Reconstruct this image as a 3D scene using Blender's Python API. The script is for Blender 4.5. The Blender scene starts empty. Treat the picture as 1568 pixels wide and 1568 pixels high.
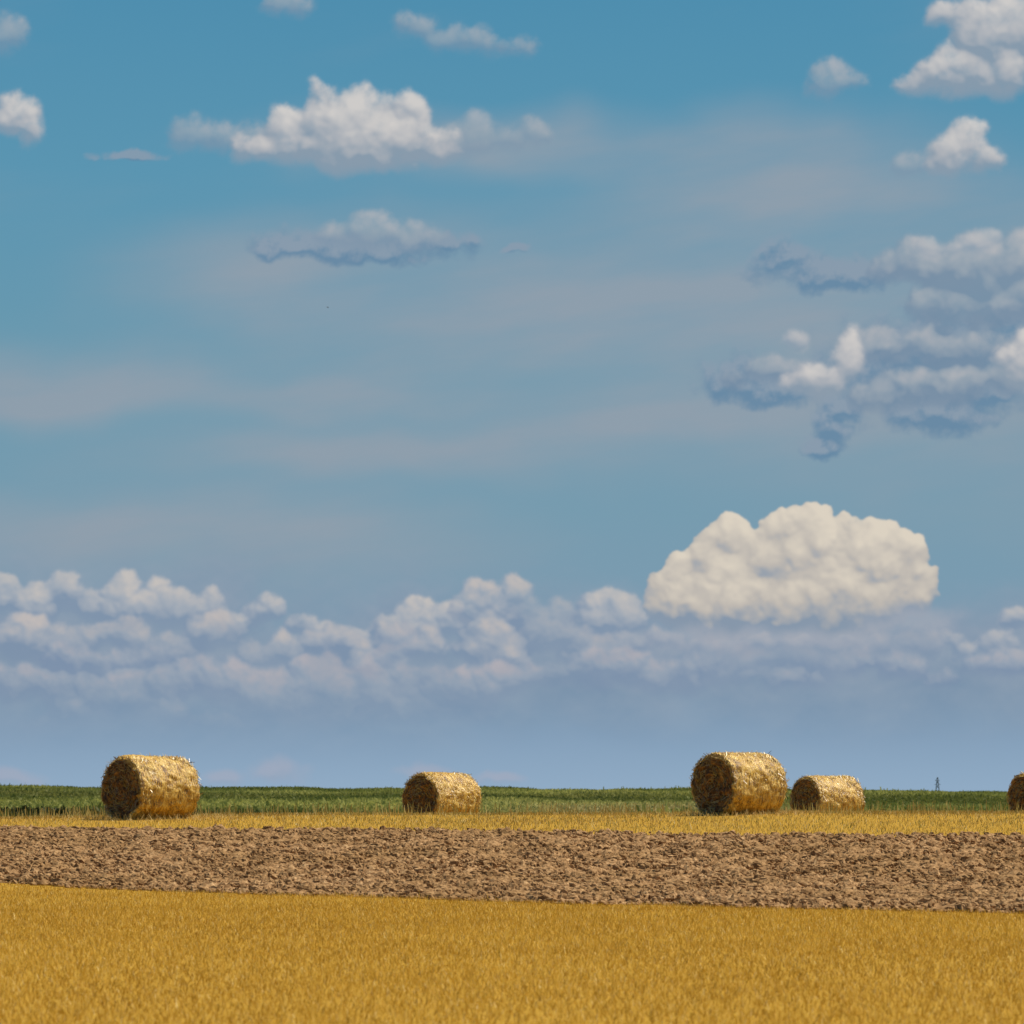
import bpy, math, numpy as np
from mathutils import Vector
rng=np.random.default_rng(7)
CAMZ=1.8
F=6000.0   # focal length expressed in 1/1568 picture widths

# ------------------------------------------------------------ noise helpers
PERM=rng.permutation(512); 
def _h(ix,iy,s): return PERM[(PERM[(ix+s*37)%512]+iy)%512]/511.0
def vnoise(x,y,s=0):
    ix=np.floor(x).astype(int); iy=np.floor(y).astype(int)
    fx=x-ix; fy=y-iy; fx=fx*fx*(3-2*fx); fy=fy*fy*(3-2*fy)
    a=_h(ix,iy,s); b=_h(ix+1,iy,s); c=_h(ix,iy+1,s); d=_h(ix+1,iy+1,s)
    return (a*(1-fx)+b*fx)*(1-fy)+(c*(1-fx)+d*fx)*fy
def fbm(x,y,oct=4,s=0,rough=0.5):
    t=0;a=1;n=0
    for i in range(oct):
        t=t+a*vnoise(x*2**i+17*i,y*2**i+5*i,s+i); n+=a; a*=rough
    return t/n

# ------------------------------------------------------------ terrain
PY=[-60,0,30,62,66,70,75,80,84,90,94,100,111,118,150,230,300,400,500,600,700,1000,3000,9000]
PZ=[-1.7,-1.78,-1.8,-1.81,-1.80,-1.70,-1.36,-1.06,-.90,-.70,-.655,-.74,-1.04,-1.13,-1.75,-2.0,-1.9,-1.45,-1.0,-.55,-.75,-4,-15,-60]
_yy=np.arange(-60,9000,0.5); _zz=np.interp(_yy,PY,PZ)
k=np.exp(-0.5*(np.arange(-10,11)/4.0)**2);k/=k.sum()
_zs=np.convolve(np.pad(_zz,10,mode='edge'),k,'valid')
def terrain(x,y):
    z=np.interp(y,_yy,_zs)
    t=0.006*np.interp(y,[66,85,100,150,400],[0,1,1,0,0])*np.clip(x,-40,40)
    t=t-0.0045*np.interp(y,[250,450,700,1500],[0,1,1,0])*np.clip(x,-200,200)
    t=t+(fbm(x/6+50,y/6+50,3,3)-.5)*0.05*np.interp(y,[0,20,120],[1,1,3])
    return z+t+CAMZ
def near_edge(x): return 62.1-.80*x+ (fbm(x*0.8+40,x*0+3.3,3,5)-.5)*1.8
def far_edge(x): return 82-.2*x

def new_mesh(name,verts,faces,mats=(),smooth=False,col=None,matidx=None,nper=None,alpha=None):
    me=bpy.data.meshes.new(name)
    verts=np.asarray(verts,dtype=np.float32); faces=np.asarray(faces,dtype=np.int32)
    nf,fn=faces.shape
    me.vertices.add(len(verts)); me.vertices.foreach_set('co',verts.ravel())
    me.loops.add(nf*fn); me.loops.foreach_set('vertex_index',faces.ravel())
    me.polygons.add(nf); me.polygons.foreach_set('loop_start',np.arange(nf,dtype=np.int32)*fn)
    me.polygons.foreach_set('loop_total',np.full(nf,fn,dtype=np.int32))
    if matidx is not None: me.polygons.foreach_set('material_index',np.asarray(matidx,dtype=np.int32))
    me.polygons.foreach_set('use_smooth',np.full(nf,smooth,dtype=bool))
    me.update(calc_edges=True)
    if col is not None:
        a=me.color_attributes.new('Col','FLOAT_COLOR','POINT')
        c=np.ones((len(verts),4),dtype=np.float32); c[:,:3]=col
        if alpha is not None: c[:,3]=alpha
        a.data.foreach_set('color',c.ravel())
    for m in mats: me.materials.append(m)
    ob=bpy.data.objects.new(name,me); bpy.context.collection.objects.link(ob)
    return ob

# ------------------------------------------------------------ material helpers
class NT:
    def __init__(s,tree): s.t=tree; s.n=tree.nodes; s.l=tree.links
    def _set(s,node,i,v):
        if v is None: return
        if isinstance(v,bpy.types.NodeSocket): s.l.new(v,node.inputs[i])
        else: node.inputs[i].default_value=v
    def m(s,op,a,b=None,c=None,clamp=False):
        n=s.n.new('ShaderNodeMath'); n.operation=op; n.use_clamp=clamp
        for i,v in enumerate((a,b,c)): s._set(n,i,v)
        return n.outputs[0]
    def v(s,op,a,b=None,c=None,scale=None):
        n=s.n.new('ShaderNodeVectorMath'); n.operation=op
        for i,v in enumerate((a,b,c)): s._set(n,i,v)
        if scale is not None: s._set(n,3,scale)
        return n.outputs['Value'] if op in('LENGTH','DOT_PRODUCT') else n.outputs[0]
    def noise(s,vec,scale,detail=4,rough=.5,out='Fac',dist=0,lac=2.0):
        n=s.n.new('ShaderNodeTexNoise'); n.inputs['Scale'].default_value=scale
        n.inputs['Detail'].default_value=detail; n.inputs['Roughness'].default_value=rough
        n.inputs['Distortion'].default_value=dist; n.inputs['Lacunarity'].default_value=lac
        s.l.new(vec,n.inputs['Vector']); return n.outputs[out]
    def ss(s,x,lo,hi,tlo=0.0,thi=1.0):
        n=s.n.new('ShaderNodeMapRange'); n.interpolation_type='SMOOTHSTEP'
        for i,v in enumerate((x,lo,hi,tlo,thi)): s._set(n,i,v)
        return n.outputs[0]
    def mix(s,f,a,b):
        n=s.n.new('ShaderNodeMix'); n.data_type='RGBA'
        s._set(n,0,f); s._set(n,6,a); s._set(n,7,b); return n.outputs[2]
    def ramp(s,f,stops,interp='LINEAR'):
        n=s.n.new('ShaderNodeValToRGB'); s.l.new(f,n.inputs[0]); r=n.color_ramp; r.interpolation=interp
        while len(r.elements)<len(stops): r.elements.new(0.5)
        for e,(p,c) in zip(r.elements,stops): e.position=p; e.color=(*c,1)
        return n.outputs[0]
def lin(h,k=1.0):
    r=[int(h[i:i+2],16)/255 for i in (1,3,5)]
    return tuple((c/12.92 if c<=.04045 else ((c+.055)/1.055)**2.4)*k for c in r)
def mat(name):
    m=bpy.data.materials.new(name); m.use_nodes=True
    nt=NT(m.node_tree); b=m.node_tree.nodes['Principled BSDF']; return m,nt,b
def blade_mat(name,rough=.6,spec=.3,trans=0.0):
    m,nt,b=mat(name); a=nt.n.new('ShaderNodeAttribute'); a.attribute_name='Col'
    nt.l.new(a.outputs['Color'],b.inputs['Base Color']); b.inputs['Roughness'].default_value=rough
    b.inputs['Specular IOR Level'].default_value=spec
    if trans:
        t=nt.n.new('ShaderNodeBsdfTranslucent'); nt.l.new(a.outputs['Color'],t.inputs['Color'])
        mx=nt.n.new('ShaderNodeMixShader'); mx.inputs[0].default_value=trans
        nt.l.new(b.outputs[0],mx.inputs[1]); nt.l.new(t.outputs[0],mx.inputs[2])
        nt.l.new(mx.outputs[0],nt.n['Material Output'].inputs[0])
    return m

# ------------------------------------------------------------ ground sheet
m_ground,nt,b=mat('ground_soil_and_grass')
geo=nt.n.new('ShaderNodeNewGeometry'); pos=geo.outputs['Position']
sep=nt.n.new('ShaderNodeSeparateXYZ'); nt.l.new(pos,sep.inputs[0]); PX_,PY_=sep.outputs[0],sep.outputs[1]
n1=nt.noise(pos,1.2,5,.6); n2=nt.noise(pos,25,4,.6)
straw=nt.ramp(n2,[(.25,(.28,.15,.018)),(.55,(.50,.29,.036)),(.8,(.64,.42,.09))])
soil=nt.ramp(n2,[(.3,(.12,.066,.032)),(.7,(.26,.155,.08))])
stretch=nt.v('MULTIPLY',pos,(.012,.035,0))
n3=nt.noise(stretch,1.0,4,.55)
green=nt.ramp(n3,[(.35,(.10,.115,.02)),(.5,(.16,.17,.03)),(.62,(.21,.19,.045)),(.75,(.29,.23,.09))])
far=nt.m('GREATER_THAN',PY_,135.0)
ne=nt.m('ADD',nt.m('MULTIPLY_ADD',PX_,-.80,62.1),nt.m('MULTIPLY',nt.m('SUBTRACT',n1,.5),1.0))
fe=nt.m('MULTIPLY_ADD',PX_,-.2,82.0)
pl=nt.m('MULTIPLY',nt.m('GREATER_THAN',PY_,ne),nt.m('LESS_THAN',PY_,fe))
c=nt.mix(pl,straw,soil); c=nt.mix(far,c,green)
nt.l.new(c,b.inputs['Base Color']); b.inputs['Roughness'].default_value=.95; b.inputs['Specular IOR Level'].default_value=.1
bp=nt.n.new('ShaderNodeBump'); bp.inputs['Distance'].default_value=.04; bp.inputs['Strength'].default_value=.8
nt.l.new(n2,bp.inputs['Height']); nt.l.new(bp.outputs[0],b.inputs['Normal'])
ys=np.concatenate([np.arange(-60,20,4),np.arange(20,130,.6),130*np.exp(np.linspace(0,math.log(9000/130),140))[1:]])
t=np.linspace(-1,1,181); xs=np.sinh(t*6.2)/math.sinh(6.2)*5000
X,Y=np.meshgrid(xs,ys); Z=terrain(X,Y)
nx,ny=len(xs),len(ys); idx=np.arange(nx*ny).reshape(ny,nx)
grid=lambda idx: np.stack([idx[:-1,:-1],idx[:-1,1:],idx[1:,1:],idx[1:,:-1]],-1).reshape(-1,4)
new_mesh('ground',np.stack([X,Y,Z],-1).reshape(-1,3),grid(idx),[m_ground],True)

# ------------------------------------------------------------ ploughed strip
m_soil,nt,b=mat('ploughed_earth')
geo=nt.n.new('ShaderNodeNewGeometry'); pos=geo.outputs['Position']
n1=nt.noise(pos,10,5,.7); n2=nt.noise(pos,.5,3,.5)
a=nt.ramp(n1,[(.32,(.09,.042,.016)),(.5,(.34,.195,.09)),(.68,(.60,.39,.20))])
c=nt.mix(nt.ss(n2,.35,.7),a,nt.ramp(n1,[(.32,(.11,.055,.022)),(.7,(.50,.30,.135))]))
nt.l.new(c,b.inputs['Base Color']); b.inputs['Roughness'].default_value=.95; b.inputs['Specular IOR Level'].default_value=.03
xs=np.arange(-17,15,.040); n=540
s=np.linspace(0,1,n)[:,None]; X=np.repeat(xs[None,:],n,0); y0=near_edge(xs)[None,:]; y1=far_edge(xs)[None,:]
Y=y0+(y1-y0)*s
h=fbm(X*5.0,Y*2.4,2,11); h=np.clip((h-.43)*2.6,0,1)**.7*.10
h+=np.abs(fbm(X*10,Y*8,3,21)-.5)*.15
h+=(fbm(X*1.8,Y*1.2,2,31)-.5)*.05
edge=np.clip(np.minimum(s*18,(1-s)*30),0,1)
Z=terrain(X,Y)+(.01+h)*edge-.03*(1-edge)
idx=np.arange(X.size).reshape(X.shape)
V=[np.stack([X,Y,Z],-1).reshape(-1,3)]; Fq=[grid(idx)]
import bmesh
bm=bmesh.new(); bmesh.ops.create_cube(bm,size=1.0); bmesh.ops.subdivide_edges(bm,edges=bm.edges[:],cuts=1,use_grid_fill=True)
cv=np.array([v.co[:] for v in bm.verts]); cf=np.array([[v.index for v in f.verts] for f in bm.faces]); bm.free()
cv=cv/np.linalg.norm(cv,axis=1)[:,None]*.5
NC=32000
cx=rng.uniform(-17,15,NC); cs=rng.uniform(-.01,.99,NC); cy=near_edge(cx)+(far_edge(cx)-near_edge(cx))*cs
sz=.035+.13*rng.random(NC)**3
ang=rng.uniform(0,6.28,NC)
P=cv[None]*(1+rng.uniform(-.35,.35,(NC,len(cv),1)))
sc=np.stack([sz*rng.uniform(.9,1.8,NC),sz*rng.uniform(.7,1.2,NC),sz*rng.uniform(.7,1.1,NC)],-1)
P=P*sc[:,None,:]
ca,sa=np.cos(ang)[:,None],np.sin(ang)[:,None]
P=np.stack([P[...,0]*ca-P[...,1]*sa,P[...,0]*sa+P[...,1]*ca,P[...,2]],-1)
P+=np.stack([cx,cy,terrain(cx,cy)+(.06+.04*rng.random(NC))*np.clip(cs*18,.2,1)],-1)[:,None]
off=X.size
V.append(P.reshape(-1,3)); Fq.append((cf[None]+(np.arange(NC)*len(cv))[:,None,None]+off).reshape(-1,4))
new_mesh('ploughed_soil',np.concatenate(V),np.concatenate(Fq),[m_soil],False)

# ------------------------------------------------------------ blades
def blades(name,x,y,z,h,w,lean,col,m,quad=False):
    n=len(x); a=rng.uniform(0,2*math.pi,n); f=rng.uniform(0,math.pi,n)
    dx=np.cos(f)*w/2; dy=np.sin(f)*w/2
    lx=np.cos(a)*lean*h; ly=np.sin(a)*lean*h
    hz=h*np.sqrt(np.clip(1-lean**2,0.02,1))
    b0=np.stack([x-dx,y-dy,z-.02],-1); b1=np.stack([x+dx,y+dy,z-.02],-1)
    t1=np.stack([x+lx+dx*.35,y+ly+dy*.35,z+hz],-1); t0=np.stack([x+lx-dx*.35,y+ly-dy*.35,z+hz],-1)
    Vv=np.stack([b0,b1,t1,t0],1).reshape(-1,3)
    Ff=np.arange(n*4).reshape(-1,4)
    return new_mesh(name,Vv,Ff,[m],False,col=np.repeat(col,4,axis=0))
def lerpcol(t,a,b): return np.array(a)[None]*(1-t[:,None])+np.array(b)[None]*t[:,None]
m_straw=blade_mat('dry_straw',.6,.25,.25)
N=430000
yy=25+45*rng.random(N)**.85; xx=rng.uniform(-1,1,N)*(yy*.131+3.5)
keep=(yy<near_edge(xx)+rng.normal(0,.30,N)); xx,yy=xx[keep],yy[keep]; n=len(xx)
patch=fbm(xx*.35+9,yy*.12+9,3,41); drill=.5+.5*np.sin((xx*.6+yy*.8)*9)
hh=.028+.05*rng.random(n)+.03*(patch-.5); hh*=np.where(rng.random(n)<.008,2.0,1)
tt=np.clip(.65*rng.random(n)+1.0*(patch-.35)+.12*drill,0,1)
col=lerpcol(tt,(.53,.29,.024),(.72,.45,.06)); br=rng.random(n); col=np.where((br<.07)[:,None],np.array([.87,.68,.27]),col); col=np.where((br>.92)[:,None],col*.5,col)
blades('wheat_stubble',xx,yy,terrain(xx,yy),hh,rng.uniform(.005,.012,n),np.clip(rng.normal(.65,.25,n),0,.97),col,m_straw)
# strip of stubble carrying the bales
N=150000
yy=rng.uniform(78,124,N); xx=rng.uniform(-1,1,N)*(yy*.131+5)
fe=far_edge(xx)
keep=(yy>fe+rng.normal(.1,.35,N))&((yy<98)|(rng.random(N)<.35)); xx,yy=xx[keep],yy[keep]; n=len(xx)
patch=fbm(xx*.5+9,yy*.3+9,3,43)
hh=.03+.06*rng.random(n); tall=rng.random(n)<.012*(patch>.5); hh=np.where(tall,hh*2.2,hh)
tt=np.clip(.6*rng.random(n)+.9*(patch-.3),0,1)
col=lerpcol(tt,(.38,.24,.045),(.66,.46,.12)); g=rng.random(n)<.4*patch; col=np.where(g[:,None],np.array([.24,.23,.05]),col)
col=np.where((rng.random(n)<.08)[:,None],np.array([.85,.7,.35]),col)
blades('wheat_stubble',xx,yy,terrain(xx,yy),hh,rng.uniform(.008,.02,n),np.clip(rng.normal(.4,.25,n),0,.95),col,m_straw)
# wild grass clumps along the crest
cl=[(-10.5,97),(-9.6,96.5),(-10.9,99),(-4.6,97),(-4.3,97.6),(-3.4,98),(-2.9,97),(.9,97),(2.4,97.5),(2.8,98),(-7.0,99),(9.9,98),(10.6,97.5),(-11.4,96)]
gx=[];gy=[]
for (a_,b_) in cl:
    k_=rng.integers(14,40); gx.append(rng.normal(a_,.28,k_)); gy.append(rng.normal(b_,.3,k_))
k_=1200; gx.append(rng.uniform(-14,14,k_)); gy.append(rng.uniform(92,100,k_))
gx=np.concatenate(gx); gy=np.concatenate(gy); n=len(gx)
blades('wild_grass',gx,gy,terrain(gx,gy),rng.uniform(.08,.34,n),rng.uniform(.015,.035,n),np.clip(rng.normal(.2,.15,n),0,.8),
   lerpcol(rng.random(n),(.24,.21,.05),(.55,.42,.15)),m_straw)

# ------------------------------------------------------------ green crop
m_crop=blade_mat('green_crop_leaves',.6,.25,.45)
N=230000
yy=170+470*rng.random(N)**.8; xx=rng.uniform(-1,1,N)*(yy*.131+12)
pn=fbm(xx*.02+3,yy*.012+1,4,51); rows=.5+.5*np.sin(yy*.09+xx*.006); pm=fbm(xx*.07+31,yy*.03+11,3,55)
top=fbm(xx*.11+70,yy*.01+7,3,57)
hh=.20+.32*rng.random(N)+.35*(pn-.5)+1.1*(top-.5); hh=np.clip(hh,.12,2); hh*=np.where(rng.random(N)<.02,1.5,1)
tt=np.clip((pn-.34)*2.0+.22*rng.random(N)+.2*(rows-.5)+1.0*(pm-.5),0,1)
col=lerpcol(tt,(.14,.165,.035),(.46,.44,.115))
dark=np.exp(-((yy-215)/45)**2)*np.clip(-xx/10+.3,0,1); col=col*(1-.85*dark[:,None])  # shadow of hedge and taller crop, lower left, painted into the leaf colour
dark=np.exp(-((yy-440)/60)**2)*(.40)*np.clip(pm*2-.3,0,1); col=col*(1-dark[:,None])  # farther shadow band, also painted into the leaf colour
dry=(np.exp(-(((xx-9)/9)**2)-((yy-300)/50)**2)); col=col*(1-dry[:,None])+np.array([.50,.39,.17])*dry[:,None]
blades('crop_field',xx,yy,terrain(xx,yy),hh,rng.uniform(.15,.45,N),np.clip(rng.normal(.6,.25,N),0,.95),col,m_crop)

# ------------------------------------------------------------ bales
m_side,nt,b=mat('bale_wrapped_straw')
uv=nt.n.new('ShaderNodeUVMap').outputs[0]
st=nt.noise(nt.v('MULTIPLY',uv,(3.5,30,1)),1,5,.65); st2=nt.noise(nt.v('MULTIPLY',uv,(4.0,6.0,1)),1,4,.6); fine=nt.noise(nt.v('MULTIPLY',uv,(24,40,1)),1,4,.7)
k1=nt.m('ADD',nt.m('MULTIPLY',st,.35),nt.m('ADD',nt.m('MULTIPLY',st2,.3),nt.m('MULTIPLY',fine,.35)))
c=nt.ramp(k1,[(.41,(.08,.03,.003)),(.47,(.42,.21,.018)),(.53,(.76,.46,.065)),(.60,(.94,.73,.25))])
nt.l.new(c,b.inputs['Base Color']); b.inputs['Roughness'].default_value=.32; b.inputs['Specular IOR Level'].default_value=1.0
bp=nt.n.new('ShaderNodeBump'); bp.inputs['Distance'].default_value=.07; nt.l.new(k1,bp.inputs['Height']); nt.l.new(bp.outputs[0],b.inputs['Normal'])
m_cap,nt,b=mat('bale_end_straw')
uv=nt.n.new('ShaderNodeUVMap').outputs[0]
ring=nt.noise(nt.v('MULTIPLY',uv,(1.2,22,1)),1,4,.6); blot=nt.noise(nt.v('MULTIPLY',uv,(3,5,1)),1,4,.6); fine=nt.noise(nt.v('MULTIPLY',uv,(24,30,1)),1,3,.7)
k1=nt.m('ADD',nt.m('MULTIPLY',ring,.4),nt.m('ADD',nt.m('MULTIPLY',blot,.35),nt.m('MULTIPLY',fine,.25)))
c=nt.ramp(k1,[(.43,(.02,.008,.002)),(.50,(.14,.060,.010)),(.57,(.36,.17,.028)),(.67,(.62,.38,.10))])
nt.l.new(c,b.inputs['Base Color']); b.inputs['Roughness'].default_value=.8
bp=nt.n.new('ShaderNodeBump'); bp.inputs['Distance'].default_value=.08; nt.l.new(k1,bp.inputs['Height']); nt.l.new(bp.outputs[0],b.inputs['Normal'])
m_loose=blade_mat('loose_straw',.38,.8,.1)

def bale(px,D,cosv,R=.75,L=1.72,seed=0):
    r_=np.random.default_rng(seed)
    az=(px-784)/F; x0=az*D; y0=D
    z0=float(terrain(np.array([x0]),np.array([y0]))[0])
    prof=[];e=.09
    for i in range(20): prof.append((-L/2, (R-e)*i/19+.001,1))
    for i in range(1,7):
        a=i/6*math.pi/2; prof.append((-L/2+e-e*math.cos(a),R-e+e*math.sin(a),0))
    for i in range(1,36): prof.append((-L/2+e+(L-2*e)*i/35,R,0))
    for i in range(1,7):
        a=i/6*math.pi/2; prof.append((L/2-e+e*math.sin(a),R-e+e*math.cos(a),0))
    for i in range(1,20): prof.append((L/2,(R-e)*(1-i/19)+.001,1))
    prof=np.array(prof); NS=144; th=np.linspace(0,2*math.pi,NS+1)[:-1]
    A,T=np.meshgrid(prof[:,0],th,indexing='ij'); Rr=np.repeat(prof[:,1][:,None],NS,1); cap=np.repeat(prof[:,2][:,None],NS,1)
    ct,st_=np.cos(T),np.sin(T)
    nz=fbm(ct*2.2+A*1.4+seed*7+20,st_*2.2+20+A*.6,3,seed)-.5
    bands=(vnoise(A*9+30,ct*1.5+12,seed+2)-.5)
    fr=(fbm(ct*9+A*14+60,st_*9+60+A*3,3,seed+9)-.5)
    side=np.clip(Rr/R,0,1)**2
    Rr2=Rr+side*(nz*.10+bands*.03+fr*.07)+.02*side*np.cos(A/L*math.pi)
    capn=np.where(A<0,-1,1)*((np.sin(Rr*48+T*1.0)*.012)+(fbm(ct*Rr*7+90,st_*Rr*7+90,4,seed+4)-.5)*.20)*np.clip((R-Rr)/.1+.2,0,1)*(np.abs(A)>L/2-e)
    lx=A+capn; ly=ct*Rr2; lz=st_*Rr2
    lz=np.where(lz<-R*.93,-R*.93+(lz+R*.93)*.3,lz)
    lz*=.985; ly*=1.01
    V1=np.stack([lx,ly,lz],-1).reshape(-1,3)
    nr=len(prof); idx=np.arange(nr*NS).reshape(nr,NS); idx2=np.concatenate([idx,idx[:,:1]],1)
    q=np.stack([idx2[:-1,:-1],idx2[:-1,1:],idx2[1:,1:],idx2[1:,:-1]],-1)
    capf=np.repeat(((prof[:-1,2]+prof[1:,2])>1)[:,None],NS,1)
    F1=q.reshape(-1,4); mi=capf.reshape(-1).astype(int)
    M=5600
    ra=r_.uniform(0,2*math.pi,M); oncap=r_.random(M)<.30
    ax=r_.uniform(-L/2+.02,L/2-.02,M); rr=np.where(oncap,R*np.sqrt(r_.random(M))*.98,R*1.0)
    sgn=np.where(r_.random(M)<.7,-1,1); ax=np.where(oncap,sgn*(L/2+.005),ax)
    base=np.stack([ax,np.cos(ra)*rr,np.sin(ra)*rr],-1)
    nrm=np.where(oncap[:,None],np.stack([sgn,0*ra,0*ra],-1),np.stack([0*ra,np.cos(ra),np.sin(ra)],-1))
    tan=np.stack([0*ra,-np.sin(ra),np.cos(ra)],-1)*np.where(r_.random(M)<.5,-1,1)[:,None]
    bit=np.cross(nrm,tan); sp=r_.normal(0,.6,M)
    d=tan+bit*sp[:,None]; d/=np.linalg.norm(d,axis=1)[:,None]
    ln=r_.uniform(.04,.13,M); lift=np.abs(r_.normal(0,.18,M))
    sd=np.cross(nrm,d)*(r_.uniform(.004,.010,M))[:,None]
    bb=base-nrm*.012; tip=bb+d*ln[:,None]+nrm*(ln*lift+.022)[:,None]
    S=np.stack([bb-sd,bb+sd,tip+sd*.6,tip-sd*.6],1).reshape(-1,3)
    F2=np.arange(M*4).reshape(-1,4)+len(V1)
    col=lerpcol(r_.random(M)**1.2,(.17,.075,.010),(.94,.72,.22)); col[oncap]*=.42
    colall=np.concatenate([np.ones((len(V1),3))*.5,np.repeat(col,4,axis=0)])
    ob=new_mesh('hay_bale',np.concatenate([V1,S]),np.concatenate([F1,F2]),[m_side,m_cap,m_loose],True,col=colall,
        matidx=np.concatenate([mi,np.full(M,2)]))
    me=ob.data; ul=me.uv_layers.new(name='UVMap')
    u=(T*R).ravel(); vv=np.where(cap>0,Rr,A+3).ravel()
    uvv=np.concatenate([np.stack([u,vv],-1),np.zeros((M*4,2))])
    li=np.zeros(len(me.loops),dtype=np.int32); me.loops.foreach_get('vertex_index',li)
    uvl=uvv[li]
    nl=len(F1)*4; uq=uvl[:nl,0].reshape(-1,4); mx=uq.max(1,keepdims=True); uq=np.where(mx-uq>3,uq+2*math.pi*R,uq); uvl[:nl,0]=uq.ravel()
    ul.data.foreach_set('uv',(uvl+seed*13.7).astype(np.float32).ravel())
    phi=math.acos(cosv)
    sight=Vector((-x0,-y0,0)).normalized()
    rot=-phi
    nx_=sight.x*math.cos(rot)-sight.y*math.sin(rot); ny_=sight.x*math.sin(rot)+sight.y*math.cos(rot)
    ob.rotation_euler=(0,0,math.atan2(-ny_,-nx_))
    ob.location=(x0,y0,z0+R*.93*.985-.015)
    return ob
bale(232,90.0,.62,seed=1)
bale(677,111.5,.70,seed=2)
bale(1131,91.8,.70,seed=3)
bale(1266,118.5,.62,seed=4)
bale(1600,114.0,.62,seed=5)
n=5000; ci=rng.integers(0,5,n); cxs=np.array([-8.28,-2.0,5.31,9.5,15.7]); cys=np.array([90,111.5,91.8,118.5,115.])
gx=cxs[ci]+rng.normal(0,1.0,n); gy=cys[ci]+rng.normal(0,.9,n)
blades('scattered_straw',gx,gy,terrain(gx,gy)+.02,rng.uniform(.06,.2,n),rng.uniform(.006,.014,n),np.clip(rng.normal(.75,.2,n),0,.98),lerpcol(rng.random(n),(.45,.28,.08),(.8,.6,.25)),m_straw)

# ------------------------------------------------------------ distant lattice tower
m_st,nt,b=mat('galvanised_steel'); b.inputs['Base Color'].default_value=(.16,.18,.21,1); b.inputs['Metallic'].default_value=.3; b.inputs['Roughness'].default_value=.6
bm=bmesh.new()
def beam(p,q,w):
    p,q=Vector(p),Vector(q); d=q-p; l=d.length
    r=bmesh.ops.create_cube(bm,size=1.0)['verts']; M=d.to_track_quat('Z','Y').to_matrix()
    for v in r: v.co=M@Vector((v.co.x*w,v.co.y*w,v.co.z*l))+(p+q)/2
H=22.5; lv=[0,5,9.5,13.5,17,20,H]; hw=lambda z: 2.2*(1-z/H)**1.1+.35
for sx in(-1,1):
    for sy in(-1,1):
        for a_,b_ in zip(lv[:-1],lv[1:]): beam((sx*hw(a_),sy*hw(a_),a_),(sx*hw(b_),sy*hw(b_),b_),.28)
for a_,b_ in zip(lv[:-1],lv[1:]):
    for s_ in(-1,1):
        beam((-hw(a_),s_*hw(a_),a_),(hw(b_),s_*hw(b_),b_),.16); beam((hw(a_),s_*hw(a_),a_),(-hw(b_),s_*hw(b_),b_),.16)
        beam((s_*hw(a_),-hw(a_),a_),(s_*hw(b_),hw(b_),b_),.16)
for z_,w_ in((17,2.2),(20,1.8)):
    beam((-w_,0,z_),(w_,0,z_),.25); beam((-w_,0,z_),(0,0,z_+1.4),.15); beam((w_,0,z_),(0,0,z_+1.4),.15)
me=bpy.data.meshes.new('transmission_tower'); bm.to_mesh(me); bm.free(); me.materials.append(m_st)
ob=bpy.data.objects.new('transmission_tower',me); bpy.context.collection.objects.link(ob)
tx,ty=(1434-784)/F*3000,3000.; ob.location=(tx,ty,float(terrain(np.array([tx]),np.array([ty]))[0])-.1)

# ------------------------------------------------------------ bird in the distance
bm=bmesh.new()
bmesh.ops.create_icosphere(bm,subdivisions=2,radius=1.0)
for v in bm.verts:
    v.co.x*=.15; v.co.y*=.05; v.co.z*=.045
    if v.co.x<-.08: v.co.y*=1.4; v.co.z*=.4; v.co.x*=1.3
for s_ in(-1,1):
    pts=[(.05,.03*s_,.02),(-.05,.03*s_,.02),(-.06,.16*s_,.07),(-.10,.32*s_,.05),(-.04,.30*s_,.055),(.03,.16*s_,.075)]
    vs=[bm.verts.new(p) for p in pts]; bm.faces.new([vs[0],vs[1],vs[2],vs[5]]); bm.faces.new([vs[5],vs[2],vs[3],vs[4]])
me=bpy.data.meshes.new('bird'); bm.to_mesh(me); bm.free()
m_b,nt,b=mat('dark_feathers'); b.inputs['Base Color'].default_value=(.03,.03,.03,1); me.materials.append(m_b)
ob=bpy.data.objects.new('bird',me); bpy.context.collection.objects.link(ob)
ob.location=((500-784)/F*500,500,CAMZ+(1205-468)/F*500); ob.rotation_euler=(.3,.2,.7)

# ------------------------------------------------------------ clouds: a glowing shell 11 km away, light and shade painted into its colour
# working coordinates: hundredths of (azimuth, elevation) * F
GRAD=np.random.default_rng(3).uniform(0,2*math.pi,512); GX,GY=np.cos(GRAD).astype(np.float32),np.sin(GRAD).astype(np.float32)
P2=np.random.default_rng(4).permutation(512).astype(np.int32)
def perlin(x,y,s):
    xi=np.floor(x).astype(np.int32); yi=np.floor(y).astype(np.int32); fx=(x-xi).astype(np.float32); fy=(y-yi).astype(np.float32)
    def g(i,j):
        h=P2[(P2[(xi+i+s*61)&511]+yi+j)&511]; return GX[h]*(fx-i)+GY[h]*(fy-j)
    u=fx*fx*fx*(fx*(fx*6-15)+10); v=fy*fy*fy*(fy*(fy*6-15)+10)
    a=g(0,0);b=g(1,0);c=g(0,1);d=g(1,1)
    return (a+(b-a)*u)+((c+(d-c)*u)-(a+(b-a)*u))*v     # about -.7 .. .7
def pf(x,y,sc,octv,s,rough=.5):
    t=0;a=1.0;n=0;f=sc
    for i in range(octv):
        p=perlin(x*f+13.7*i,y*f+7.3*i,s+i)
        t=t+a*p; n+=a; a*=rough; f*=2.03
    return t/n*1.5
def sstep(x,a,b): t=np.clip((x-a)/(b-a),0,1); return t*t*(3-2*t)
ST=1.45/100
cu=np.arange(-9.4,9.4,ST).astype(np.float32); cvv=np.arange(-.35,12.9,ST).astype(np.float32)
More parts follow.
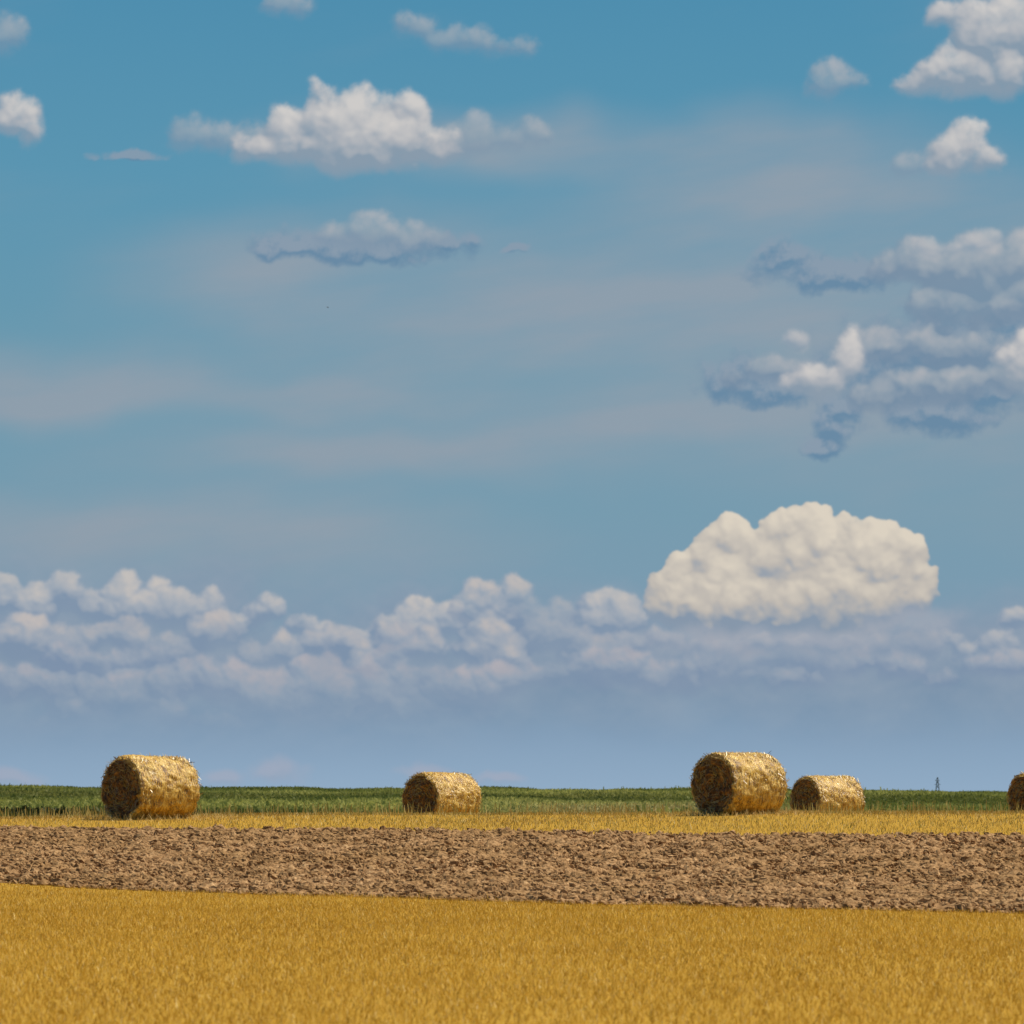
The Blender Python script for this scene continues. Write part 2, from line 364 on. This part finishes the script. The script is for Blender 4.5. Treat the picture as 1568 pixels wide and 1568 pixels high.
CU,CV=np.meshgrid(cu,cvv)
def shapef(x,y,ells,kk=6.0):
    acc=np.full(x.shape,1e-6,dtype=np.float32)
    for (ex,ey,rx,hu,hd) in ells:
        cx_,cy_=(ex-784)/100,(1205-ey)/100
        m=(np.abs(x-cx_)<rx/100*2.6)&(np.abs(y-cy_)<max(hu,hd)/100*2.6)
        r0=np.where(m.any(1))[0]; c0=np.where(m.any(0))[0]
        if len(r0)==0 or len(c0)==0: continue
        sl=(slice(r0[0],r0[-1]+1),slice(c0[0],c0[-1]+1))
        qx=(x[sl]-cx_)/(rx/100); dy=y[sl]-cy_; qy=np.where(dy>0,dy/(hu/100),dy/(hd/100))
        d=np.sqrt(qx*qx+qy*qy); acc[sl]+=np.exp(-kk*d)
    return 1+np.log(acc)/kk
def shift(a,du,dv):   # value found at p + (du,dv)
    i=int(round(dv/ST)); j=int(round(du/ST)); return np.roll(a,(-i,-j),(0,1))
def blur(a,s):
    s=s/ST
    fy=np.fft.fftfreq(a.shape[0]+64)[:,None]; fx=np.fft.rfftfreq(a.shape[1]+64)[None]
    A=np.fft.rfft2(np.pad(a,32,mode='edge')); A*=np.exp(-2*math.pi**2*s*s*(fx*fx+fy*fy))
    return np.fft.irfft2(A,s=(a.shape[0]+64,a.shape[1]+64))[32:-32,32:-32].astype(np.float32)
def bil(a,x,y):   # sample at coordinates (cloud units)
    i=np.clip((y-cvv[0])/ST,0,a.shape[0]-1.001); j=np.clip((x-cu[0])/ST,0,a.shape[1]-1.001)
    i0=i.astype(np.int32); j0=j.astype(np.int32); fi=i-i0; fj=j-j0
    return (a[i0,j0]*(1-fj)+a[i0,j0+1]*fj)*(1-fi)+(a[i0+1,j0]*(1-fj)+a[i0+1,j0+1]*fj)*fi
RGB=np.zeros(CU.shape+(3,),dtype=np.float32); ALP=np.zeros(CU.shape,dtype=np.float32)
def comp(col,al):
    global RGB,ALP
    RGB=RGB*(1-al[...,None])+col*al[...,None]; ALP=ALP*(1-al)+al
def C(h): return np.array(lin(h),dtype=np.float32)
def tri(s,lo,mid,hi):
    s=s[...,None]; return np.where(s<.5,C(lo)*(1-2*s)+C(mid)*2*s,C(mid)*(2-2*s)+C(hi)*(2*s-1))
def mist(ells,hi,lo,a0,a1,amax,wamp,wsc,namp,nsc,seed,rough=.5,octv=6,fade=None,sx=1.0):
    wx=CU+wamp*pf(CU,CV,wsc,4,seed); wy=CV+wamp*.6*pf(CU,CV,wsc,4,seed+10)
    D=shapef(wx,wy,ells,5)+namp*pf(CU*sx,CV,nsc,octv,seed+20,rough)
    al=sstep(D,a0,a1)*amax
    if fade is not None: al=al*fade
    up=np.clip((D-shift(D,0,.12))*1.8+.4+.5*pf(CU,CV,nsc*1.3,5,seed+33),0,1)[...,None]
    comp(C(lo)*(1-up)+C(hi)*up,al)
def cumulus(ells,hi,mid,lo,seed,amax=.95,soft=.05,warp=.06,gain=1.0,bias=.0,n2=16,n3=7,edge=.12,fade=None,basefade=.5,rmin=.03,erode=.5,depth=1.0,lb=.018,kx=1.0,ky=1.0,mottle=.12,bb=.28,bk=.9,jit=0.0,sel=0.0):
    """pile of spherical puffs seen from the side; shading from above painted into the colour"""
    r_=np.random.default_rng(seed)
    H=np.zeros(CU.shape,dtype=np.float32); B=np.zeros(CU.shape,dtype=np.float32)
    def splat(x,y,z,r,b):
        j0=int((x-r-cu[0])/ST); j1=int((x+r-cu[0])/ST)+2; i0=int((y-r-cvv[0])/ST); i1=int((y+r-cvv[0])/ST)+2
        j0,i0=max(j0,0),max(i0,0); j1,i1=min(j1,CU.shape[1]),min(i1,CU.shape[0])
        if j0>=j1 or i0>=i1: return
        d2=(CU[i0:i1,j0:j1]-x)**2+(CV[i0:i1,j0:j1]-y)**2
        h=z+np.sqrt(np.clip(r*r-d2,0,None)); ok=(d2<r*r)&(h>H[i0:i1,j0:j1])
        H[i0:i1,j0:j1][ok]=h[ok]; B[i0:i1,j0:j1][ok]=b
    for (ex,ey,rx,hu,hd) in ells:
        cx_,by=(ex-784)/100,(1205-ey)/100; rx=rx*kx/100;hu=hu*ky/100;hd/=100
        if jit: hu*=r_.uniform(1-jit,1+jit); rx*=r_.uniform(1-jit,1+jit); by+=r_.normal(0,.07)
        rad=min(rx,hu)*.62; cnt=max(3,int(3.2*rx*hu/(rad*rad)))
        for _ in range(cnt):
            a=r_.uniform(0,math.pi); q=math.sqrt(r_.random())
            r1=rad*r_.uniform(.5,1.0)
            x1=cx_+math.cos(a)*q*max(rx-r1,.02); y1=by+math.sin(a)*q*max(hu-r1,.01)
            y1=max(y1,by-hd+r1*.75)
            z1=r_.uniform(0,.25)*rad
            splat(x1,y1,z1,r1,y1-by)
            for _2 in range(n2):
                v=r_.normal(size=3); v/=np.linalg.norm(v); v[2]=abs(v[2]); 
                if v[1]<-.35: continue
                r2=r1*r_.uniform(.25,.48)
                x2,y2,z2=x1+v[0]*r1*.80,y1+v[1]*r1*.80,z1+v[2]*r1*.8
                splat(x2,y2,z2,r2,y2-by)
                if r2<rmin: continue
                for _3 in range(n3):
                    u=r_.normal(size=3); u/=np.linalg.norm(u); u[2]=abs(u[2]); r3=r2*r_.uniform(.3,.5)
                    splat(x2+u[0]*r2*.85,y2+u[1]*r2*.85,z2+u[2]*r2*.85,r3,y2-by)
    w1=warp; wx=CU+w1*pf(CU,CV,2.2,5,seed+1,.6); wy=CV+w1*pf(CU,CV,2.2,5,seed+7,.6)
    Hw=bil(H,wx,wy)
    cov=blur((Hw>.01).astype(np.float32),soft)
    er=pf(CU,CV,2.6,6,seed+15,.6)
    th=blur(Hw,soft)
    al=sstep(cov+erode*er*(1-np.clip(th*1.2,0,1)),.5-edge-.15,.5+edge+.25)
    al=al*sstep(blur(cov,.04),.06,.40)
    below=np.clip(shift(blur(cov,.05),0,.14)-shift(blur(cov,.05),0,-.14),0,1)
    cb=blur(cov,.10); al=al*(1-basefade*below)+basefade*below*np.clip(cb*1.05-.1,0,1)*al
    Hs=blur(Hw,lb); gy,gx=np.gradient(Hs,ST); 
    Hl=blur(Hw,.09); ly,lx=np.gradient(Hl,ST)
    def ndl(gx,gy): 
        n=np.sqrt(gx*gx+gy*gy+1); return (-gx*.30-gy*.80+.52)/n
    d1=ndl(gx*depth,gy*depth); d2=ndl(lx*depth,ly*depth)
    ao=np.clip((Hs-blur(Hw,.14))*2.0,-.35,.2)
    Bs=blur(bil(B,wx,wy),.06)
    s=bias+gain*(.30*d1+.45*d2+ao*.55)+.15+mottle*er+.10*pf(CU,CV,.9,4,seed+40)
    s=s-np.clip(bb-Bs,0,bb)*bk*(th>.02)
    al=al*amax
    if sel: al=al*(1-sel*sstep(pf(CU,CV,.75,4,seed+50)*-1,-.12,.35))
    if fade is not None: al=al*fade
    comp(tri(np.clip(blur(s,.012),0,1),lo,mid,hi),np.clip(al,0,1))
# veils
ca,sa=math.cos(math.radians(7)),math.sin(math.radians(7)); SX=CU*ca+CV*sa; SY=-CU*sa+CV*ca
vn=pf(SX,SY*4.2,.16,6,200,.5)*.5+.5; vw=pf(CU,CV,.35,3,210)
veil=[(950,510,600,170,150),(560,430,360,90,60),(100,600,280,70,50),(1400,540,420,280,260),(250,830,520,80,100),(560,610,300,40,40),(900,230,500,60,50),(1250,320,350,90,60),(640,700,500,50,50),(1000,660,300,60,40)]
vf=shapef(CU+1.0*vw,CV+.5*vw,veil,4)
va=sstep(vf,-.45,.8)*(.42+.58*sstep(vn,.25,.75))*.95+.12*sstep(vn,.5,.9)
comp(C('#929fac'),np.clip(va,0,.88)*sstep(CV,1.5,3.5))
# low bank
low=[(60,1060,200,180,130),(200,1060,180,190,130),(330,1060,120,165,130),(420,1090,120,155,100),(560,1090,180,170,100),(640,1060,90,150,100),(760,1060,130,140,100),(930,1040,150,120,110),(1150,1030,220,80,120),(1400,1030,240,90,120),(1560,1020,150,100,120)]
fd=sstep(CV,.10,1.9)
mist(low,'#95a2b2','#7b91a9',-.4,.5,.92,.5,.8,.5,.75,300,fade=fd,sx=.6)
# rows of low cumulus, far ones first
rowA=[(15,935,34,44,20),(60,930,42,46,20),(110,930,36,40,20),(150,935,38,38,20),(195,940,50,64,24),(240,945,40,54,20),(285,950,42,44,20),(325,945,30,34,12),(360,960,40,30,12),(415,945,42,30,12),(460,975,36,26,12),(520,985,50,30,12),(600,968,38,34,16),(640,962,44,56,22),(690,968,32,38,18),(900,945,26,34,20),(935,962,52,66,24),(965,960,34,50,20),(1520,985,34,22,10),(1440,985,46,20,10),(1475,1005,20,18,8),(1560,960,44,26,10)]
cumulus(rowA,'#ccc4bd','#a6adb7','#7f93ab',601,amax=.90,soft=.035,bias=.05,edge=.24,basefade=.95,warp=.14,kx=1.05,ky=1.1,mottle=.35,jit=.15,bb=.4,erode=.8,sel=.15)
rowB=[(30,1000,60,44,20),(100,1000,50,38,20),(180,1000,60,44,20),(330,985,50,34,18),(270,1010,50,38,14),(505,990,46,32,14),(440,1010,34,48,18),(395,1010,34,28,14),(560,1015,40,36,14),(595,990,30,30,12),(650,1000,40,34,14),(790,950,40,44,18),(735,975,40,54,18),(755,1010,50,66,24),(820,960,32,36,16),(858,945,24,40,16),(850,985,48,32,16),(715,1000,38,38,14),(905,1000,58,30,14),(960,990,46,26,14),(1020,990,46,26,12),(1150,1000,76,28,14),(1250,985,60,22,14),(1090,1000,50,28,12),(1330,990,56,24,12),(1400,1005,50,22,12),(1530,1015,50,24,12)]
cumulus(rowB,'#c6bdb8','#a1a9b5','#7d91aa',611,amax=.86,soft=.042,bias=.02,edge=.26,basefade=1,warp=.15,kx=1.15,ky=1.25,mottle=.4,jit=.28,bb=.4,erode=.85,sel=.38)
rowC=[(30,1050,50,30,18),(75,1078,70,34,20),(130,1070,60,40,20),(190,1075,60,50,20),(250,1065,40,38,18),(120,1030,50,26,12),(220,1035,60,28,12),(300,1040,44,28,14),(350,1058,50,38,20),(420,1080,54,44,20),(480,1090,60,70,26),(560,1070,60,84,26),(610,1060,46,74,24),(340,1108,70,28,14),(440,1105,70,26,14),(540,1110,60,26,14),(760,1060,56,70,26),(700,1065,46,38,18),(810,1055,46,38,18),(660,1040,40,30,14),(940,1035,60,42,20),(890,1045,50,32,18),(1020,1045,50,28,14),(1100,1030,60,38,18),(1200,1015,60,24,14),(1440,1050,24,22,12),(850,1035,40,28,16),(1340,1030,60,24,14),(1530,1030,60,24,14),(180,1105,80,30,14),(80,1110,60,26,12),(640,1100,60,30,14),(730,1095,60,26,12),(1180,1060,90,26,14)]
cumulus(rowC,'#bab3b6','#9aa5b4','#7b8faa',621,amax=.80,soft=.055,bias=-.01,edge=.3,basefade=1.0,fade=sstep(CV,.6,2.0),warp=.16,kx=1.15,ky=1.25,mottle=.4,jit=.3,erode=.9,sel=.42,bb=.4)
mist([(425,1185,50,32,20),(345,1190,50,16,14),(20,1190,60,22,20),(760,1190,50,14,14),(650,1180,60,16,14)],'#a5aabb','#98a4b8',-.1,.7,.6,.3,1.2,.5,1.4,370)
# blue-grey scraps
dk=[(1120,590,50,40,22),(1190,600,70,36,22),(1380,560,110,64,44),(1470,525,80,48,34),(1270,428,110,34,18),(1200,405,38,28,15),(1258,692,32,18,12),(1275,660,26,38,22),(1295,630,24,24,16),(560,390,130,34,14),(450,386,70,28,12),(690,376,38,20,12),(792,380,28,6,6),(1440,640,90,40,30),(190,245,50,10,7),(1520,610,60,30,20),(1560,520,60,50,30)]
mist(dk,'#899bad','#6286a3',-.40,.45,.85,.26,1.8,.9,2.0,400,octv=7,rough=.58)
sf1=[(290,220,36,38,16),(330,224,40,34,14),(385,224,46,30,14),(735,224,46,46,16),(690,224,40,34,14),(780,222,40,24,12),(812,214,30,34,14),(630,50,40,26,12),(700,72,56,28,14),(770,82,56,22,12),(440,20,50,26,12),(10,78,40,40,16),(1270,142,38,44,14),(1320,140,30,18,12),(1430,258,50,30,14),(1395,266,28,30,10),(510,372,48,34,14),(570,370,50,46,14),(640,374,44,32,14)]
cumulus(sf1,'#b9b8bb','#99a6b1','#7e94a9',641,amax=.72,soft=.075,warp=.20,bias=-.06,edge=.36,basefade=.95,erode=1.1,lb=.035,mottle=.35,sel=.2)
sf2=[(1365,425,40,34,14),(1400,420,40,50,14),(1440,435,44,56,16),(1490,440,60,76,20),(1545,430,60,84,20),(1568,480,50,66,20),(1500,492,80,46,14),(1430,480,50,34,14),(1440,610,80,44,14),(1520,550,60,36,14),(1500,600,70,36,14),(1350,622,56,34,18),(1340,545,44,46,14),(1410,550,66,40,12),(1180,578,54,34,12),(1130,592,34,24,10),(1390,600,60,30,12)]
cumulus(sf2,'#bfbcbd','#9ba6b1','#768da4',645,amax=.84,soft=.055,warp=.20,bias=-.05,edge=.30,basefade=.95,erode=.95,lb=.028,mottle=.38,kx=1.1,ky=1.08,sel=.12,bb=.4)
cum=[(530,238,95,95,22),(440,236,44,80,22),(492,222,32,98,26),(548,218,28,88,26),(622,238,50,100,22),(590,236,60,60,22),(680,236,40,44,16),(395,238,44,34,14),(25,220,42,64,12),
 (1500,135,100,60,20),(1545,80,80,84,26),(1440,140,50,36,14),(1455,45,34,34,14),(1410,140,44,22,12),(1500,70,44,44,20),(1488,262,36,78,18),(1455,264,40,44,14),(1520,262,30,34,14),(1568,582,52,76,16),(1300,574,30,68,18),(1262,594,54,40,16),(1225,592,34,22,10),(1222,530,20,24,12)]
cumulus(cum,'#d4cfcb','#b3b5ba','#8b9bab',651,amax=.92,soft=.06,warp=.18,bias=.03,edge=.33,basefade=.95,erode=1.0,lb=.024,mottle=.32,bb=.35,ky=1.04)
cumulus([(1515,384,46,30,12),(1425,394,24,32,10),(1218,530,22,24,10),(1465,392,24,20,8)],'#c9c6c4','#b0b4ba','#90a0b0',655,amax=.7,soft=.05,warp=.14,edge=.3,basefade=.9,erode=.8)
big=[(1240,945,70,184,22),(1290,940,70,172,22),(1200,945,60,172,22),(1120,945,52,174,22),(1160,945,60,165,22),(1085,945,40,172,20),(1340,940,60,154,24),(1310,940,50,165,24),(1385,930,45,118,24),(1412,925,28,80,20),(1040,950,42,106,16),(1010,950,30,76,14),(1180,950,150,80,20),(1300,950,110,70,20)]
cumulus(big,'#ded3c2','#bfb8b0','#8797aa',661,amax=.96,soft=.022,warp=.11,bias=.09,edge=.16,basefade=.95,erode=.55,lb=.022,n2=18,n3=7,depth=.85,mottle=.30,bb=.48,bk=.8)
mist([(1250,985,200,24,28),(1080,990,120,26,27),(1400,965,80,30,32)],'#a3a9b5','#8d9caf',-.35,.7,.66,.3,1.3,.7,1.4,560)
colr=np.where(ALP[...,None]>1e-4,RGB/np.maximum(ALP[...,None],1e-4),0)
RD=11000.; az=CU*100/F; el=CV*100/F
V=np.stack([RD*np.cos(el)*np.sin(az),RD*np.cos(el)*np.cos(az),RD*np.sin(el)+CAMZ],-1).reshape(-1,3)
idx=np.arange(CU.size).reshape(CU.shape); q=grid(idx)
m_cl=bpy.data.materials.new('cloud_painted_light'); m_cl.use_nodes=True; nt=NT(m_cl.node_tree); nt.n.clear()  # emits the cloud shading stored in Col; the sun does not shade it
a=nt.n.new('ShaderNodeAttribute'); a.attribute_name='Col'
em=nt.n.new('ShaderNodeEmission'); nt.l.new(a.outputs['Color'],em.inputs[0]); tr=nt.n.new('ShaderNodeBsdfTransparent')
mx=nt.n.new('ShaderNodeMixShader'); nt.l.new(a.outputs['Alpha'],mx.inputs[0]); nt.l.new(tr.outputs[0],mx.inputs[1]); nt.l.new(em.outputs[0],mx.inputs[2])
o=nt.n.new('ShaderNodeOutputMaterial'); nt.l.new(mx.outputs[0],o.inputs[0]); m_cl.cycles.emission_sampling='NONE'
edgef=sstep(9.4-np.abs(CU),0,.8)*sstep(12.9-CV,0,.25)
af=(ALP*edgef).ravel(); keep=(af[q].max(1)>.004)
new_mesh('clouds',V,q[keep],[m_cl],True,col=colr.reshape(-1,3),alpha=af)

# ------------------------------------------------------------ world
SUN_EL=math.radians(61); SUN_AZ=math.radians(81)
w=bpy.data.worlds.new('World'); bpy.context.scene.world=w; w.use_nodes=True
nt=NT(w.node_tree); bg=nt.n['Background']; bg.inputs['Strength'].default_value=.055; K=1/.055
sky=nt.n.new('ShaderNodeTexSky'); sky.sky_type='NISHITA'; sky.sun_disc=False; sky.sun_elevation=SUN_EL; sky.sun_rotation=SUN_AZ
sky.air_density=1.0; sky.dust_density=.6; sky.ozone_density=1.5
tc=nt.n.new('ShaderNodeTexCoord'); d=nt.v('NORMALIZE',tc.outputs['Generated'])
sp=nt.n.new('ShaderNodeSeparateXYZ'); nt.l.new(d,sp.inputs[0])
Vv=nt.m('MULTIPLY',nt.m('ARCSINE',sp.outputs[2]),60.0)
g=nt.ramp(nt.m('DIVIDE',Vv,13.0),[(0,lin('#90aac3')),(.06,lin('#85a0ba')),(.16,lin('#7f9bb0')),(.32,lin('#759baf')),(.5,lin('#6a99af')),(.72,lin('#5b95b1')),(1,lin('#4a8bad'))])
g=nt.v('SCALE',g,scale=K)
base=nt.mix(nt.ss(Vv,13.0,40.0),g,sky.outputs[0])
nt.l.new(base,bg.inputs['Color'])

# ------------------------------------------------------------ sun
sd=Vector((math.sin(SUN_AZ)*math.cos(SUN_EL),math.cos(SUN_AZ)*math.cos(SUN_EL),math.sin(SUN_EL)))
l=bpy.data.lights.new('sun','SUN'); l.energy=5.0; l.angle=math.radians(.5); l.color=(1,.93,.80)
lo=bpy.data.objects.new('sun',l); bpy.context.collection.objects.link(lo); lo.rotation_euler=sd.to_track_quat('Z','Y').to_euler(); lo.location=(60,-20,80)
# ------------------------------------------------------------ camera
cam=bpy.data.cameras.new('camera'); co=bpy.data.objects.new('camera',cam); bpy.context.collection.objects.link(co)
cam.sensor_width=36; cam.lens=36*F/1568; cam.clip_end=30000; cam.clip_start=.5
cam.dof.use_dof=True; cam.dof.focus_distance=90; cam.dof.aperture_fstop=4.0
co.location=(0,0,CAMZ); co.rotation_euler=(math.radians(90)+math.atan(421/F),0,0)
sc=bpy.context.scene; sc.camera=co
sc.view_settings.view_transform='Standard'; sc.view_settings.look='None'; sc.view_settings.exposure=0
